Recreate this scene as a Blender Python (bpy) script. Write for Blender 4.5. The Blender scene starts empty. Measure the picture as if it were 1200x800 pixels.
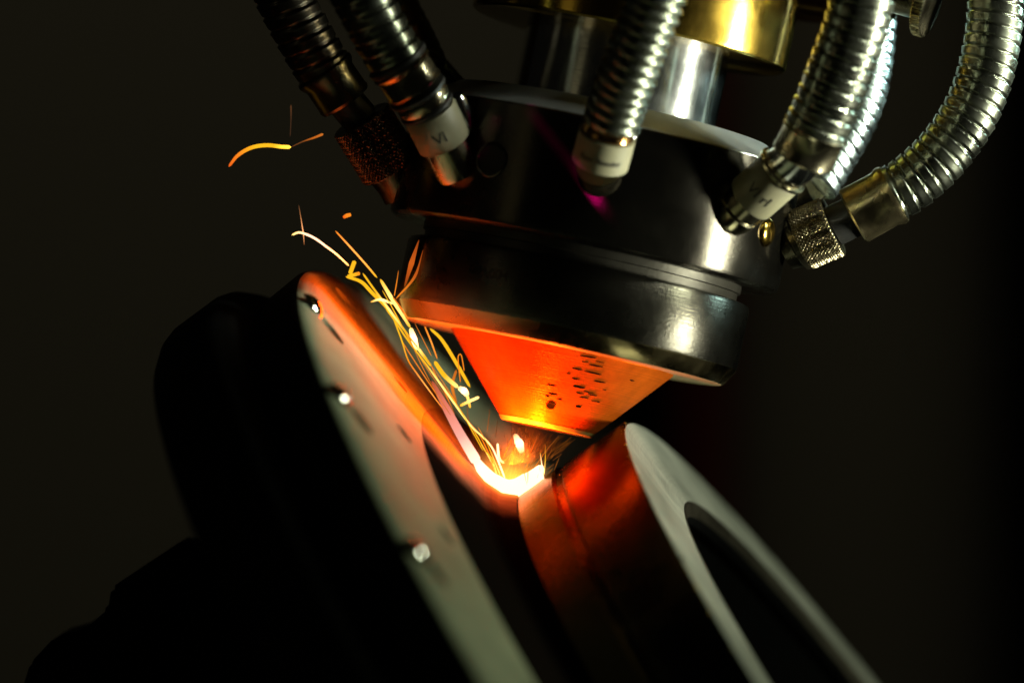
import bpy, bmesh, math, random
from mathutils import Vector, Matrix, noise
random.seed(7)
sc = bpy.context.scene
COL = sc.collection

# ------------------------------------------------------------------ camera
S = 0.0002                      # metres per unit used below (1 unit = 0.2 mm)
D = 6667.0                      # camera distance in those units
cam_d = bpy.data.cameras.new('camera')
cam = bpy.data.objects.new('camera', cam_d)
COL.objects.link(cam)
cam.location = (0, -D*S, 0)
cam.rotation_euler = (math.pi/2, 0, 0)
cam_d.lens = 200; cam_d.sensor_width = 36
cam_d.clip_start = 0.05; cam_d.clip_end = 50
cam_d.dof.use_dof = True
cam_d.dof.focus_distance = D*S - 0.014
cam_d.dof.aperture_fstop = 6.5
sc.camera = cam

# ------------------------------------------------------------------ world, exposure
w = bpy.data.worlds.new('World'); sc.world = w; w.use_nodes = True
bg = w.node_tree.nodes['Background']
bg.inputs[0].default_value = (1.0, 0.92, 0.7, 1); bg.inputs[1].default_value = 0.0022
vs = sc.view_settings
vs.view_transform = 'Standard'; vs.look = 'None'; vs.exposure = 0; vs.gamma = 1
sc.cycles.use_denoising = True
sc.cycles.max_bounces = 8
sc.cycles.sample_clamp_indirect = 6
sc.cycles.caustics_reflective = False
sc.cycles.caustics_refractive = False
sc.cycles.volume_step_rate = 1.0

# ------------------------------------------------------------------ lamps
def aim(o, target):
    o.rotation_euler = (Vector(target) - o.location).to_track_quat('-Z', 'Y').to_euler()
def area(name, loc, target, sx, sy, watt, col, spread=180):
    l = bpy.data.lights.new(name, 'AREA'); l.shape = 'RECTANGLE'; l.size = sx; l.size_y = sy
    l.energy = watt; l.color = col; l.spread = math.radians(spread)
    o = bpy.data.objects.new(name, l); COL.objects.link(o); o.location = loc; aim(o, target); return o
area('key_lamp', (0.44, -0.10, -0.075), (0.03, -0.03, 0.11), 0.05, 0.14, 0.30, (0.98, 1.0, 0.80), 36)
area('face_fill_lamp', (0.43, -0.10, 0.13), (0.0, -0.08, -0.04), 0.04, 0.06, 0.85, (0.92, 1.0, 0.74))  # unseen lamp added to brighten the flange and hub faces
area('rim_lamp', (0.35, 0.12, 0.10), (0.09, 0.01, 0.085), 0.05, 0.06, 0.035, (0.62, 1.0, 0.97), 26)
area('hose_fill_lamp', (0.36, -0.14, 0.22), (0.0, 0, 0.08), 0.03, 0.06, 0.05, (0.95, 1.0, 0.84), 30)  # added to put highlights on the hoses
area('left_sheen_lamp', (-0.44, -0.42, 0.10), (0.02, 0, 0.06), 0.10, 0.24, 0.014, (1.0, 0.86, 0.45))  # added glow standing in for a dim surface reflected in the body
area('side_lamp', (-0.50, -0.35, 0.30), (0.02, 0, 0.06), 0.03, 0.10, 0.011, (1.0, 0.88, 0.58))
area('wall_fill_lamp', (-0.15, 1.05, 0.95), (-0.1, 1.5, -0.05), 1.6, 0.2, 0.52, (1.0, 0.93, 0.74), 75)  # added to lift the background panels, narrow enough to miss the head
# unseen spot added near the camera: two thin magenta lines imitate a reflection
pl = bpy.data.lights.new('magenta_line_spot', 'SPOT'); pl.energy = 1.0; pl.color = (1, 1, 1); pl.spot_size = math.radians(24); pl.spot_blend = .2
pl.shadow_soft_size = 0.0002; pl.use_nodes = True
po = bpy.data.objects.new('magenta_line_spot', pl); COL.objects.link(po); po.location = (0.008, -0.90, 0.042); po.rotation_euler = (math.pi/2, 0, 0)
def magenta_lines(nt, segs):
    N = nt.nodes.new; L = nt.links.new
    em = nt.nodes['Emission']; tc = N('ShaderNodeTexCoord'); sp = N('ShaderNodeSeparateXYZ'); L(tc.outputs['Normal'], sp.inputs[0])
    def M(op, a, b=None, c=None):
        n = N('ShaderNodeMath'); n.operation = op
        for i, x in enumerate((a, b, c)):
            if x is None: continue
            if isinstance(x, (int, float)): n.inputs[i].default_value = x
            else: L(x, n.inputs[i])
        return n.outputs[0]
    z = M('ABSOLUTE', sp.outputs[2]); U = M('DIVIDE', sp.outputs[0], z); V = M('DIVIDE', sp.outputs[1], z)
    tot = None
    for (x0, y0, x1, y1, wd) in segs:
        k = 0.0002*.968/.856
        ux, uy, vx, vy = (x0-640)*k, (190-y0)*k, (x1-640)*k, (190-y1)*k
        dx, dy = vx-ux, vy-uy; ll = math.hypot(dx, dy); dx /= ll; dy /= ll
        a = M('SUBTRACT', U, ux); b = M('SUBTRACT', V, uy)
        t = M('DIVIDE', M('ADD', M('MULTIPLY', a, dx), M('MULTIPLY', b, dy)), ll)
        d = M('DIVIDE', M('ABSOLUTE', M('SUBTRACT', M('MULTIPLY', a, dy), M('MULTIPLY', b, dx))), wd*k)
        core = M('MAXIMUM', M('SUBTRACT', 1.0, d), 0.0)
        fa = M('MINIMUM', M('MAXIMUM', M('MULTIPLY', t, 12.0), 0.0), 1.0)
        fb = M('MINIMUM', M('MAXIMUM', M('SUBTRACT', 1.0, t), 0.0), 1.0)
        m = M('MULTIPLY', M('MULTIPLY', core, fa), M('MULTIPLY', fb, M('MULTIPLY', fb, fb)))
        tot = m if tot is None else M('ADD', tot, m)
    em.inputs[0].default_value = (1.0, .0, .30, 1)
    L(M('MULTIPLY', tot, 150.0), em.inputs[1])
magenta_lines(pl.node_tree, [(614, 130, 745, 300, 10), (582, 140, 552, 205, 10)])

# ------------------------------------------------------------------ helpers
def P(px, py, d=0.0):
    """a point seen at (px,py) of the 1200x800 picture, d units behind the weld"""
    k = (D + d)/D
    return Vector(((px-600)*k*S, d*S, (400-py)*k*S))

def tag(o, label=None, cat=None, group=None, kind=None):
    if label: o['label'] = label
    if cat: o['category'] = cat
    if group: o['group'] = group
    if kind: o['kind'] = kind
    return o
def empty(name, loc=(0, 0, 0), mat=None):
    o = bpy.data.objects.new(name, None); COL.objects.link(o); o.empty_display_size = 0.01
    if mat is not None: o.matrix_world = mat
    else: o.location = loc
    return o
def link(name, me, m, parent=None, smooth=True, angle=35):
    if m is not None:
        me.materials.clear(); me.materials.append(m)
    o = bpy.data.objects.new(name, me); COL.objects.link(o)
    if parent is not None: o.parent = parent
    if smooth:
        for p in me.polygons: p.use_smooth = True
        bm = bmesh.new(); bm.from_mesh(me)
        for e in bm.edges:
            if len(e.link_faces) == 2:
                e.smooth = e.calc_face_angle(0) < math.radians(angle)
        bm.to_mesh(me); bm.free()
    return o
def pydata(name, v, f):
    me = bpy.data.meshes.new(name); me.from_pydata([tuple(x) for x in v], [], f); me.update()
    bm = bmesh.new(); bm.from_mesh(me)
    bmesh.ops.recalc_face_normals(bm, faces=bm.faces); bm.to_mesh(me); bm.free()
    return me
def lathe_mesh(name, prof, seg=128, closed=True):
    """prof: (r,h) units, turned round local Z; a closed loop of profile points"""
    v, f, rings = [], [], []
    for r, h in prof:
        if r <= 1e-6:
            rings.append([len(v)]); v.append((0, 0, h*S)); continue
        ids = []
        for i in range(seg):
            a = 2*math.pi*i/seg
            ids.append(len(v)); v.append((r*math.cos(a)*S, r*math.sin(a)*S, h*S))
        rings.append(ids)
    n = len(rings)
    for k in range(n if closed else n-1):
        a, b = rings[k], rings[(k+1) % n]
        if len(a) == 1 and len(b) == 1: continue
        for i in range(seg):
            j = (i+1) % seg
            if len(a) == 1: f.append((a[0], b[i], b[j]))
            elif len(b) == 1: f.append((a[i], b[0], a[j]))
            else: f.append((a[i], b[i], b[j], a[j]))
    return pydata(name, v, f)
def frame(z, x_hint=Vector((0, -1, 0))):
    z = z.normalized(); x = (x_hint - z*x_hint.dot(z)).normalized(); y = z.cross(x)
    return Matrix((x, y, z)).transposed()
def place(o, origin, zdir, parent=None, x_hint=Vector((0, -1, 0))):
    """put an object whose local Z is its axis, in world space (also under a parent at the origin)"""
    M = Matrix.Translation(origin) @ frame(zdir, x_hint).to_4x4()
    if parent is not None:
        o.parent = parent
        o.matrix_local = parent.matrix_world.inverted() @ M
    else: o.matrix_world = M
    return o
def catmull(pts, n):
    pts = [Vector(p) for p in pts]
    if len(pts) == 2: return [pts[0].lerp(pts[1], i/n) for i in range(n+1)]
    ext = [2*pts[0]-pts[1]] + pts + [2*pts[-1]-pts[-2]]
    raw = []
    for i in range(1, len(ext)-2):
        a, b, c, d = ext[i-1:i+3]
        for k in range(24):
            t = k/24
            raw.append(0.5*((2*b)+(c-a)*t+(2*a-5*b+4*c-d)*t*t+(3*b-a-3*c+d)*t*t*t))
    raw.append(pts[-1])
    L = [0]
    for a, b in zip(raw, raw[1:]): L.append(L[-1]+(b-a).length)
    out, j = [], 0
    for i in range(n+1):
        s = L[-1]*i/n
        while j < len(L)-2 and L[j+1] < s: j += 1
        t = (s-L[j])/max(1e-12, L[j+1]-L[j]); out.append(raw[j].lerp(raw[j+1], min(1, max(0, t))))
    return out
def frames(path):
    T = []
    for i in range(len(path)):
        a = path[max(0, i-1)]; b = path[min(len(path)-1, i+1)]
        T.append((b-a).normalized())
    N = [frame(T[0]).col[0].copy()]
    for i in range(1, len(path)):
        q = T[i-1].rotation_difference(T[i]); n = q @ N[-1]
        n = (n - T[i]*n.dot(T[i])).normalized(); N.append(n)
    return T, N
def tube_mesh(name, path, rad, seg=12, cap=True, attr=None):
    """rad: callable(i, angle) -> radius in metres"""
    T, N = frames(path); v, f = [], []
    for i, p in enumerate(path):
        b = T[i].cross(N[i])
        for k in range(seg):
            a = 2*math.pi*k/seg
            v.append(p + (N[i]*math.cos(a)+b*math.sin(a))*rad(i, a))
    for i in range(len(path)-1):
        for k in range(seg):
            j = (k+1) % seg
            f.append((i*seg+k, i*seg+j, (i+1)*seg+j, (i+1)*seg+k))
    if cap:
        f.append(tuple(range(seg))[::-1]); f.append(tuple((len(path)-1)*seg+k for k in range(seg)))
    me = pydata(name, v, f)
    if attr:
        ca = me.attributes.new('glow_colour', 'FLOAT_VECTOR', 'POINT')
        for i in range(len(path)):
            c = attr(i/(len(path)-1))
            for k in range(seg): ca.data[i*seg+k].vector = c
    return me

# ------------------------------------------------------------------ materials
def mat(name):
    m = bpy.data.materials.new(name); m.use_nodes = True
    nt = m.node_tree; return m, nt, nt.nodes['Principled BSDF']
def metal(name, col, rough=0.3, metallic=1.0, grain=120.0, bump=0.05, rough_var=0.12, aniso=0.0,
          stretch=(1, 1, 1), col_var=0.25, speck=0.0, spec=0.5):
    m, nt, b = mat(name); N = nt.nodes.new; L = nt.links.new
    tc = N('ShaderNodeTexCoord'); mp = N('ShaderNodeMapping'); mp.inputs['Scale'].default_value = stretch
    L(tc.outputs['Object'], mp.inputs[0])
    n1 = N('ShaderNodeTexNoise'); n1.inputs['Scale'].default_value = grain; n1.inputs['Detail'].default_value = 6
    n2 = N('ShaderNodeTexNoise'); n2.inputs['Scale'].default_value = grain*9; n2.inputs['Detail'].default_value = 3
    L(mp.outputs[0], n1.inputs['Vector']); L(mp.outputs[0], n2.inputs['Vector'])
    mx = N('ShaderNodeMixRGB'); mx.inputs[1].default_value = (*[c*(1-col_var) for c in col], 1)
    mx.inputs[2].default_value = (*[min(1, c*(1+col_var*.6)) for c in col], 1)
    L(n1.outputs[0], mx.inputs[0]); L(mx.outputs[0], b.inputs['Base Color'])
    mr = N('ShaderNodeMapRange'); mr.inputs[1].default_value = .3; mr.inputs[2].default_value = .7
    mr.inputs[3].default_value = max(.03, rough-rough_var); mr.inputs[4].default_value = min(1, rough+rough_var)
    L(n1.outputs[0], mr.inputs[0]); L(mr.outputs[0], b.inputs['Roughness'])
    b.inputs['Metallic'].default_value = metallic
    b.inputs['Specular IOR Level'].default_value = spec
    if bump > 0:
        bp = N('ShaderNodeBump'); bp.inputs['Strength'].default_value = bump; bp.inputs['Distance'].default_value = 0.0003
        L(n2.outputs[0], bp.inputs['Height']); L(bp.outputs[0], b.inputs['Normal'])
    return m
def turned(name, col, rough, metallic, pitch, bump, aniso=0.0, spec=0.5, blotch=0.3):
    """lathe turned steel: fine concentric tool marks about the local Z axis"""
    m, nt, b = mat(name); N = nt.nodes.new; L = nt.links.new
    tc = N('ShaderNodeTexCoord'); sp = N('ShaderNodeSeparateXYZ'); L(tc.outputs['Object'], sp.inputs[0])
    cb = N('ShaderNodeCombineXYZ'); L(sp.outputs[0], cb.inputs[0]); L(sp.outputs[1], cb.inputs[1])
    ln = N('ShaderNodeVectorMath'); ln.operation = 'LENGTH'; L(cb.outputs[0], ln.inputs[0])
    rz = N('ShaderNodeMath'); rz.operation = 'ADD'; L(ln.outputs['Value'], rz.inputs[0]); L(sp.outputs[2], rz.inputs[1])
    v1 = N('ShaderNodeCombineXYZ'); L(rz.outputs[0], v1.inputs[0])
    n1 = N('ShaderNodeTexNoise'); n1.noise_dimensions = '3D'; n1.inputs['Scale'].default_value = pitch; n1.inputs['Detail'].default_value = 5
    L(v1.outputs[0], n1.inputs['Vector'])
    n2 = N('ShaderNodeTexNoise'); n2.inputs['Scale'].default_value = 45; n2.inputs['Detail'].default_value = 8
    n2.inputs['Roughness'].default_value = .65
    L(tc.outputs['Object'], n2.inputs['Vector'])
    n3 = N('ShaderNodeTexNoise'); n3.inputs['Scale'].default_value = 1400; n3.inputs['Detail'].default_value = 3
    L(tc.outputs['Object'], n3.inputs['Vector'])
    ad = N('ShaderNodeMath'); ad.operation = 'MULTIPLY_ADD'; ad.inputs[1].default_value = .6
    L(n3.outputs[0], ad.inputs[0]); L(n1.outputs[0], ad.inputs[2])
    bp = N('ShaderNodeBump'); bp.inputs['Strength'].default_value = bump; bp.inputs['Distance'].default_value = 0.0003
    L(ad.outputs[0], bp.inputs['Height']); L(bp.outputs[0], b.inputs['Normal'])
    av = N('ShaderNodeMath'); av.operation = 'MULTIPLY_ADD'; av.inputs[1].default_value = .4
    L(n1.outputs[0], av.inputs[0]); L(n2.outputs[0], av.inputs[2])
    mr0 = N('ShaderNodeMapRange'); mr0.inputs[1].default_value = .5; mr0.inputs[2].default_value = .9
    L(av.outputs[0], mr0.inputs[0])
    mx = N('ShaderNodeMixRGB'); mx.inputs[1].default_value = (*[c*(1-blotch) for c in col], 1)
    mx.inputs[2].default_value = (*[min(1, c*(1+blotch*.5)) for c in col], 1)
    L(mr0.outputs[0], mx.inputs[0]); L(mx.outputs[0], b.inputs['Base Color'])
    mr = N('ShaderNodeMapRange'); mr.inputs[1].default_value = .3; mr.inputs[2].default_value = .7
    mr.inputs[3].default_value = rough-.07; mr.inputs[4].default_value = rough+.09
    L(n2.outputs[0], mr.inputs[0]); L(mr.outputs[0], b.inputs['Roughness'])
    b.inputs['Metallic'].default_value = metallic; b.inputs['Specular IOR Level'].default_value = spec
    if aniso:
        b.inputs['Anisotropic'].default_value = aniso; b.inputs['Anisotropic Rotation'].default_value = .25
        tg = N('ShaderNodeTangent'); tg.direction_type = 'RADIAL'; tg.axis = 'Z'
        L(tg.outputs[0], b.inputs['Tangent'])
    return m
def coat(m, wt, rough):
    b = m.node_tree.nodes['Principled BSDF']; b.inputs['Coat Weight'].default_value = wt; b.inputs['Coat Roughness'].default_value = rough
def plain(name, col, rough=.5, metallic=0.0, spec=.5):
    m, nt, b = mat(name)
    n = nt.nodes.new('ShaderNodeTexNoise'); n.inputs['Scale'].default_value = 300; n.inputs['Detail'].default_value = 5
    tc = nt.nodes.new('ShaderNodeTexCoord'); nt.links.new(tc.outputs['Object'], n.inputs['Vector'])
    mx = nt.nodes.new('ShaderNodeMixRGB'); mx.inputs[1].default_value = (*[c*.8 for c in col], 1)
    mx.inputs[2].default_value = (*[min(1, c*1.15) for c in col], 1)
    nt.links.new(n.outputs[0], mx.inputs[0]); nt.links.new(mx.outputs[0], b.inputs['Base Color'])
    b.inputs['Roughness'].default_value = rough; b.inputs['Metallic'].default_value = metallic
    b.inputs['Specular IOR Level'].default_value = spec
    return m
def glow_attr(name, strength=1.0):
    m = bpy.data.materials.new(name); m.use_nodes = True; nt = m.node_tree; nt.nodes.clear()
    out = nt.nodes.new('ShaderNodeOutputMaterial'); e = nt.nodes.new('ShaderNodeEmission')
    a = nt.nodes.new('ShaderNodeAttribute'); a.attribute_name = 'glow_colour'
    nt.links.new(a.outputs['Vector'], e.inputs[0]); e.inputs[1].default_value = strength
    nt.links.new(e.outputs[0], out.inputs[0]); return m

M_black = turned('black_oxide_steel', (.055, .05, .04), .23, .96, 2600, .12, aniso=.6, blotch=.15)
M_black2 = turned('black_turned_steel', (.065, .06, .048), .26, .98, 2600, .25, aniso=.6, blotch=.2)
M_dark = metal('burnished_dark_steel', (.05, .046, .036), .42, .8, 90, .2, .06)
M_polish = turned('polished_steel', (.66, .68, .66), .15, 1, 1600, .05, blotch=.12)
M_brass = turned('polished_brass', (.46, .30, .05), .17, 1, 1500, .06, blotch=.15)
M_chamf = metal('bright_machined_edge', (.36, .38, .37), .36, .7, 200, .08, .06)
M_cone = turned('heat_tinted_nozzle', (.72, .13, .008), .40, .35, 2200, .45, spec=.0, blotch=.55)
M_lip = turned('weldlit_nozzle_lip', (.95, .72, .22), .3, .5, 2600, .1, spec=.2, blotch=.1)  # weld glow on the lip painted in as a lighter base colour
M_hose = metal('stainless_conduit', (.20, .21, .165), .28, 1, 120, .08, .08)
M_hose_cool = metal('coollit_conduit', (.52, .62, .62), .26, 1, 120, .08, .08)  # cool back light put into a paler, bluish base colour
M_hose_dark = metal('dark_conduit', (.10, .09, .07), .35, 1, 120, .08, .08)  # darker conduit for the far left and half hidden hoses
M_fit = metal('nickel_fitting', (.36, .32, .21), .22, 1, 120, .06, .08)
M_fit_dark = metal('dark_fitting', (.10, .09, .06), .3, 1, 120, .06, .08)
M_knurl = metal('knurled_brass', (.24, .20, .12), .28, 1, 200, .05, .08)
M_knurl_dark = metal('dark_knurled_brass', (.10, .08, .06), .32, 1, 200, .05, .08)  # darker knurl for the left nut
M_rubber = plain('black_rubber', (.012, .012, .011), .45)
M_label = plain('label_paper', (.24, .225, .14), .5)
M_ink = plain('black_ink', (.015, .014, .012), .6)
M_hole = plain('hole_shadow_steel', (.02, .018, .015), .6, .5)
M_face = turned('turned_steel', (.31, .345, .225), .55, .10, 2600, .2, spec=.04, blotch=.3)
M_zone = turned('shaded_seam_steel', (.26, .23, .15), .55, .12, 2600, .2, spec=.0, blotch=.3)
def seam_shade(m):
    # shade beside the hub, painted into the base colour except at the weld (around local +X)
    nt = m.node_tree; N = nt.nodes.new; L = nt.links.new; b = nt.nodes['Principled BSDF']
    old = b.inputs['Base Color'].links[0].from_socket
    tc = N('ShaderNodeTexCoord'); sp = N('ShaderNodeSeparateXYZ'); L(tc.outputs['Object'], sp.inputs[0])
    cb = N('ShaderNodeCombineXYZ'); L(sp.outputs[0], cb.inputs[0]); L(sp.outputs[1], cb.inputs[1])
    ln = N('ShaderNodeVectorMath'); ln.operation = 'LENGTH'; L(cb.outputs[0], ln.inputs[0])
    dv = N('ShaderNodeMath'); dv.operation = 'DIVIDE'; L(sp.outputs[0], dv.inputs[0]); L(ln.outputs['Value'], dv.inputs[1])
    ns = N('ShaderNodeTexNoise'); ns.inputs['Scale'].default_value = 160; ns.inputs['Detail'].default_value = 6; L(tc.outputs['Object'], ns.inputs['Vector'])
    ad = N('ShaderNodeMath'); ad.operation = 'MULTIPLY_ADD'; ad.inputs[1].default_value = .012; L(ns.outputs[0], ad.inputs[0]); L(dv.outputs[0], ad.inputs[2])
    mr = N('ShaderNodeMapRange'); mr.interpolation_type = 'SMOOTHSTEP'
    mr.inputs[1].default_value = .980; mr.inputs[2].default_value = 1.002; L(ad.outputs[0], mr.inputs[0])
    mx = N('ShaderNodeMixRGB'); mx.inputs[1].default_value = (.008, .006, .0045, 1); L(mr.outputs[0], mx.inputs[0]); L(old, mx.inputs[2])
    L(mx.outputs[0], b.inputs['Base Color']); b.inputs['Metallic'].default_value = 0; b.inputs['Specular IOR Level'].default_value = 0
seam_shade(M_zone)
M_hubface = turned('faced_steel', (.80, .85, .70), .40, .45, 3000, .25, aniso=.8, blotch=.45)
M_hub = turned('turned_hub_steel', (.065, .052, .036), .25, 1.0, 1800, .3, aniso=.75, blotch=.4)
M_mirror = metal('polished_glint_dome', (.9, .9, .8), .10, 1, 60, 0, .03)
M_rim = turned('shaded_rim_steel', (.05, .045, .035), .55, .5, 1200, .2)  # the rim's shade as a dark base colour
M_hub.node_tree.nodes['Principled BSDF'].inputs['Specular Tint'].default_value = (.62, .46, .32, 1)
M_black_part = metal('black_iron_and_shade', (.006, .006, .0055), .75, .0, 60, .2, .08, spec=.08)  # black chuck iron, also used for painted shade in bore and on rim
M_soot_shade = plain('soot_and_hole_shade', (.004, .0015, .001), .8, spec=.05)
M_wall = metal('enclosure_wall_paint', (.085, .077, .054), .8, 0, 3, 0, .05, col_var=.15, spec=.1)
M_red = metal('dark_red_panel_paint', (.06, .005, .002), .8, 0, 3, 0, .05, col_var=.15, spec=.1)
M_nearblack = plain('black_curtain', (.0015, .0013, .001), .9, spec=.05)
M_spark = glow_attr('spark_glow')

# ------------------------------------------------------------------ background
wall = pydata('wall', [(-2, 1.6, -1.2), (2, 1.6, -1.2), (2, 1.6, 1.6), (-2, 1.6, 1.6)], [(0, 1, 2, 3)])
tag(link('wall', wall, M_nearblack, smooth=False), kind='structure')
def slab(name, x0, x1, z0, z1, y0, y1, m, parent=None):
    v = [(x, y, z) for x in (x0, x1) for y in (y0, y1) for z in (z0, z1)]
    f = [(0, 1, 3, 2), (4, 5, 7, 6), (0, 1, 5, 4), (2, 3, 7, 6), (0, 2, 6, 4), (1, 3, 7, 5)]
    me = pydata(name, v, f)
    bm = bmesh.new(); bm.from_mesh(me)
    bmesh.ops.bevel(bm, geom=bm.edges[:], offset=.004, segments=2, affect='EDGES'); bm.to_mesh(me); bm.free()
    return link(name, me, m, parent)
kb = (D*S+1.5)/(D*S)
wx = lambda px: (px-600)*S*kb
tag(slab('enclosure_panel', -1.4, wx(700), -1, 1.2, 1.50, 1.58, M_wall), 'wide dim grey enclosure panel filling the left background behind the sparks', 'panel')
o = link('machine_column', lathe_mesh('machine_column', [(330, -5000), (330, 5000)], 64, closed=False), M_wall, None)
o.location = (wx(1012), 1.5, 0)
tag(o, 'dim grey round column in the background beside the rightmost hose', 'column')
tag(slab('red_panel', wx(800), wx(908), -1, 1.2, 1.51, 1.57, M_red), 'very dark red panel in the background between nozzle head and hollow hub', 'panel')

# ------------------------------------------------------------------ workpiece (turned part on a rotary chuck)
AL, TI = 0.635, 0.086
nax = Vector((math.cos(AL)*math.cos(TI), -math.sin(TI), math.sin(AL)*math.cos(TI)))
mup = Vector((-math.sin(AL), 0, math.cos(AL)))
Cw = Vector((515.1, 0, -936.8))*S
Rw = Matrix((mup, nax.cross(mup), nax)).transposed()      # local X = up the face, Z = axis
Mw = Matrix.Translation(Cw) @ Rw.to_4x4()
def wpt(r, phi, h):
    """world point on the workpiece: radius, angle from the top (positive towards the viewer), height"""
    q = nax.cross(mup)
    if q.y > 0: q = -q
    return Cw + S*(nax*h + r*(math.cos(phi)*mup + math.sin(phi)*q))
QS = -1 if nax.cross(mup).y > 0 else 1
part = empty('flanged_workpiece', mat=Mw)
tag(part, 'grey turned steel flange being welded to its hub, with bolt holes round the face', 'workpiece')
fl = lathe_mesh('flange', [(800, -66), (1243, -66), (1260, -62), (1268, -52), (1270, -10), (1267, -3), (1259, 2), (1241, 5),
                           (1180, 8), (1054.2, 13), (1054, 10), (800, 10)], 400)
flo = link('flange', fl, M_face, part)
link('rim_shade', lathe_mesh('rim_shade', [(1255, -63.5), (1260.5, -62.4), (1268.6, -52.2), (1270.6, -10), (1267.8, -3.4), (1262, -4)], 400), M_black_part, part)  # shade on the flange rim put in as a black band
# drill the bolt circles (boolean, evaluated once, cutters removed)
holes = [(1216, math.radians(-3.1+14.75*k), 21) for k in range(-2, 6)]
inner = [(1098, math.radians(a), 13) for a in (2.5, 17.2, 31.7, 46.5)]
bmc = bmesh.new()
for r, a, rad in holes+inner:
    a2 = a*QS
    bmesh.ops.create_cone(bmc, cap_ends=True, segments=28, radius1=rad*S, radius2=rad*S, depth=60*S,
                          matrix=Matrix.Translation((r*math.cos(a2)*S, r*math.sin(a2)*S, 5*S)))
mec = bpy.data.meshes.new('cutter'); bmc.to_mesh(mec); bmc.free()
cut = bpy.data.objects.new('cutter', mec); COL.objects.link(cut); cut.matrix_world = Mw
bpy.context.view_layer.update()
bo = flo.modifiers.new('holes', 'BOOLEAN'); bo.object = cut; bo.operation = 'DIFFERENCE'; bo.solver = 'EXACT'
bpy.context.view_layer.update()
dg = bpy.context.evaluated_depsgraph_get()
new = bpy.data.meshes.new_from_object(flo.evaluated_get(dg))
flo.modifiers.clear(); flo.data = new
bpy.data.objects.remove(cut)
# polished domes added beside the near holes to make the countersink glints
dome = lathe_mesh('cap_or_glint_dome', [(22*math.sin(math.radians(a)), 22*math.cos(math.radians(a))-11.5) for a in range(0, 60, 6)]+[(0, -1)], 36, closed=False)
for a in (11.4, 26.1, 40.9, 55.6):
    a2 = math.radians(a)*QS
    o = link('cap_or_glint_dome', dome, M_mirror, part)
    o.location = (1250*math.cos(a2)*S, 1250*math.sin(a2)*S, 3.4*S)
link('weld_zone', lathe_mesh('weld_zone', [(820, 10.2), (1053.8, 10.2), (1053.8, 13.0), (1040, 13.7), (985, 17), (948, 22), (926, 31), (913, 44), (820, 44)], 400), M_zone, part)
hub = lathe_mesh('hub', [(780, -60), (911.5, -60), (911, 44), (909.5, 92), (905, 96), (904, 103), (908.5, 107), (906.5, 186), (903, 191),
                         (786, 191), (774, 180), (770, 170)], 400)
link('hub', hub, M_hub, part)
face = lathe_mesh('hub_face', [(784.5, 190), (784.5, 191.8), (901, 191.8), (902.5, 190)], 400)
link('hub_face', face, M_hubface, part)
chf = lathe_mesh('bore_chamfer', [(771, 181), (772.5, 183), (784, 192.3), (792.5, 191), (780, 180)], 400)
link('bore_chamfer', chf, metal('rough_chamfer', (.13, .115, .085), .4, .9, 300, .9, .1), part)
bore = lathe_mesh('bore', [(770.5, 182), (770.5, 60), (752, 56), (752, -90), (779, -90), (779.5, 181)], 300)
link('bore', bore, M_black_part, part)  # shade inside the bore painted black
# burrs left along the hub's edge
bm = bmesh.new()
for i in range(46):
    a = random.uniform(-.06, .8)*QS
    r = 903.5+random.uniform(-1, 1.5)
    mtx = Matrix.Translation((r*math.cos(a)*S, r*math.sin(a)*S, random.uniform(186, 192)*S)) @ Matrix.Rotation(random.random()*6, 4, 'Z')
    bmesh.ops.create_icosphere(bm, subdivisions=1, radius=random.choice([.7, .9, 1.2, 2.0])*S, matrix=mtx)
me = bpy.data.meshes.new('edge_burr'); bm.to_mesh(me); bm.free()
tag(link('edge_burr', me, metal('burr_brass', (.6, .42, .12), .35, 1, 200, .2), part), kind='stuff')
bm = bmesh.new()
for i in range(26):
    a = random.uniform(-.15, .7)*QS; r = 904
    bmesh.ops.create_icosphere(bm, subdivisions=1, radius=random.choice([.8, 1.2, 1.8])*S,
                               matrix=Matrix.Translation((r*math.cos(a)*S, r*math.sin(a)*S, 99*S)))
me = bpy.data.meshes.new('seam_grit'); bm.to_mesh(me); bm.free()
tag(link('seam_grit', me, metal('grit', (.4, .34, .16), .4, 1, 200, .2), part), kind='stuff')

chuck = empty('rotary_chuck', mat=Mw)
tag(chuck, 'black rotary chuck with rounded backing plate behind the steel flange', 'chuck')
link('backing_plate', lathe_mesh('backing_plate', [(300, -67), (1252, -67), (1262, -74), (1290, -80), (1302, -92), (1306, -104), (1306, -160),
     (1302, -174), (1290, -190), (1276, -196), (300, -196)], 300), M_black_part, chuck)
link('chuck_body', lathe_mesh('chuck_body', [(200, -196.5), (930, -196.5), (930, -280), (980, -284), (984, -288), (984, -480), (200, -480)], 300), M_black_part, chuck)
def jaw(poly, d0, d1):
    v = [P(x, y, 0) + Vector((0, d*S, 0)) for d in (d0, d1) for x, y in poly]; n = len(poly)
    f = [tuple(range(n))[::-1], tuple(range(n, 2*n))] + [(i, (i+1) % n, n+(i+1) % n, n+i) for i in range(n)]
    me = pydata('jaw', v, f)
    bm = bmesh.new(); bm.from_mesh(me); bmesh.ops.bevel(bm, geom=bm.edges[:], offset=5*S, segments=2, affect='EDGES'); bm.to_mesh(me); bm.free()
    o = link('jaw', me, M_black_part, None); o.parent = chuck; o.matrix_local = Mw.inverted(); return o
jaw([(215, 632), (242, 646), (276, 668), (310, 714), (345, 790), (360, 860), (10, 860), (36, 776), (64, 746), (100, 736), (127, 713), (131, 688), (150, 675)], -10, 200)

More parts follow.
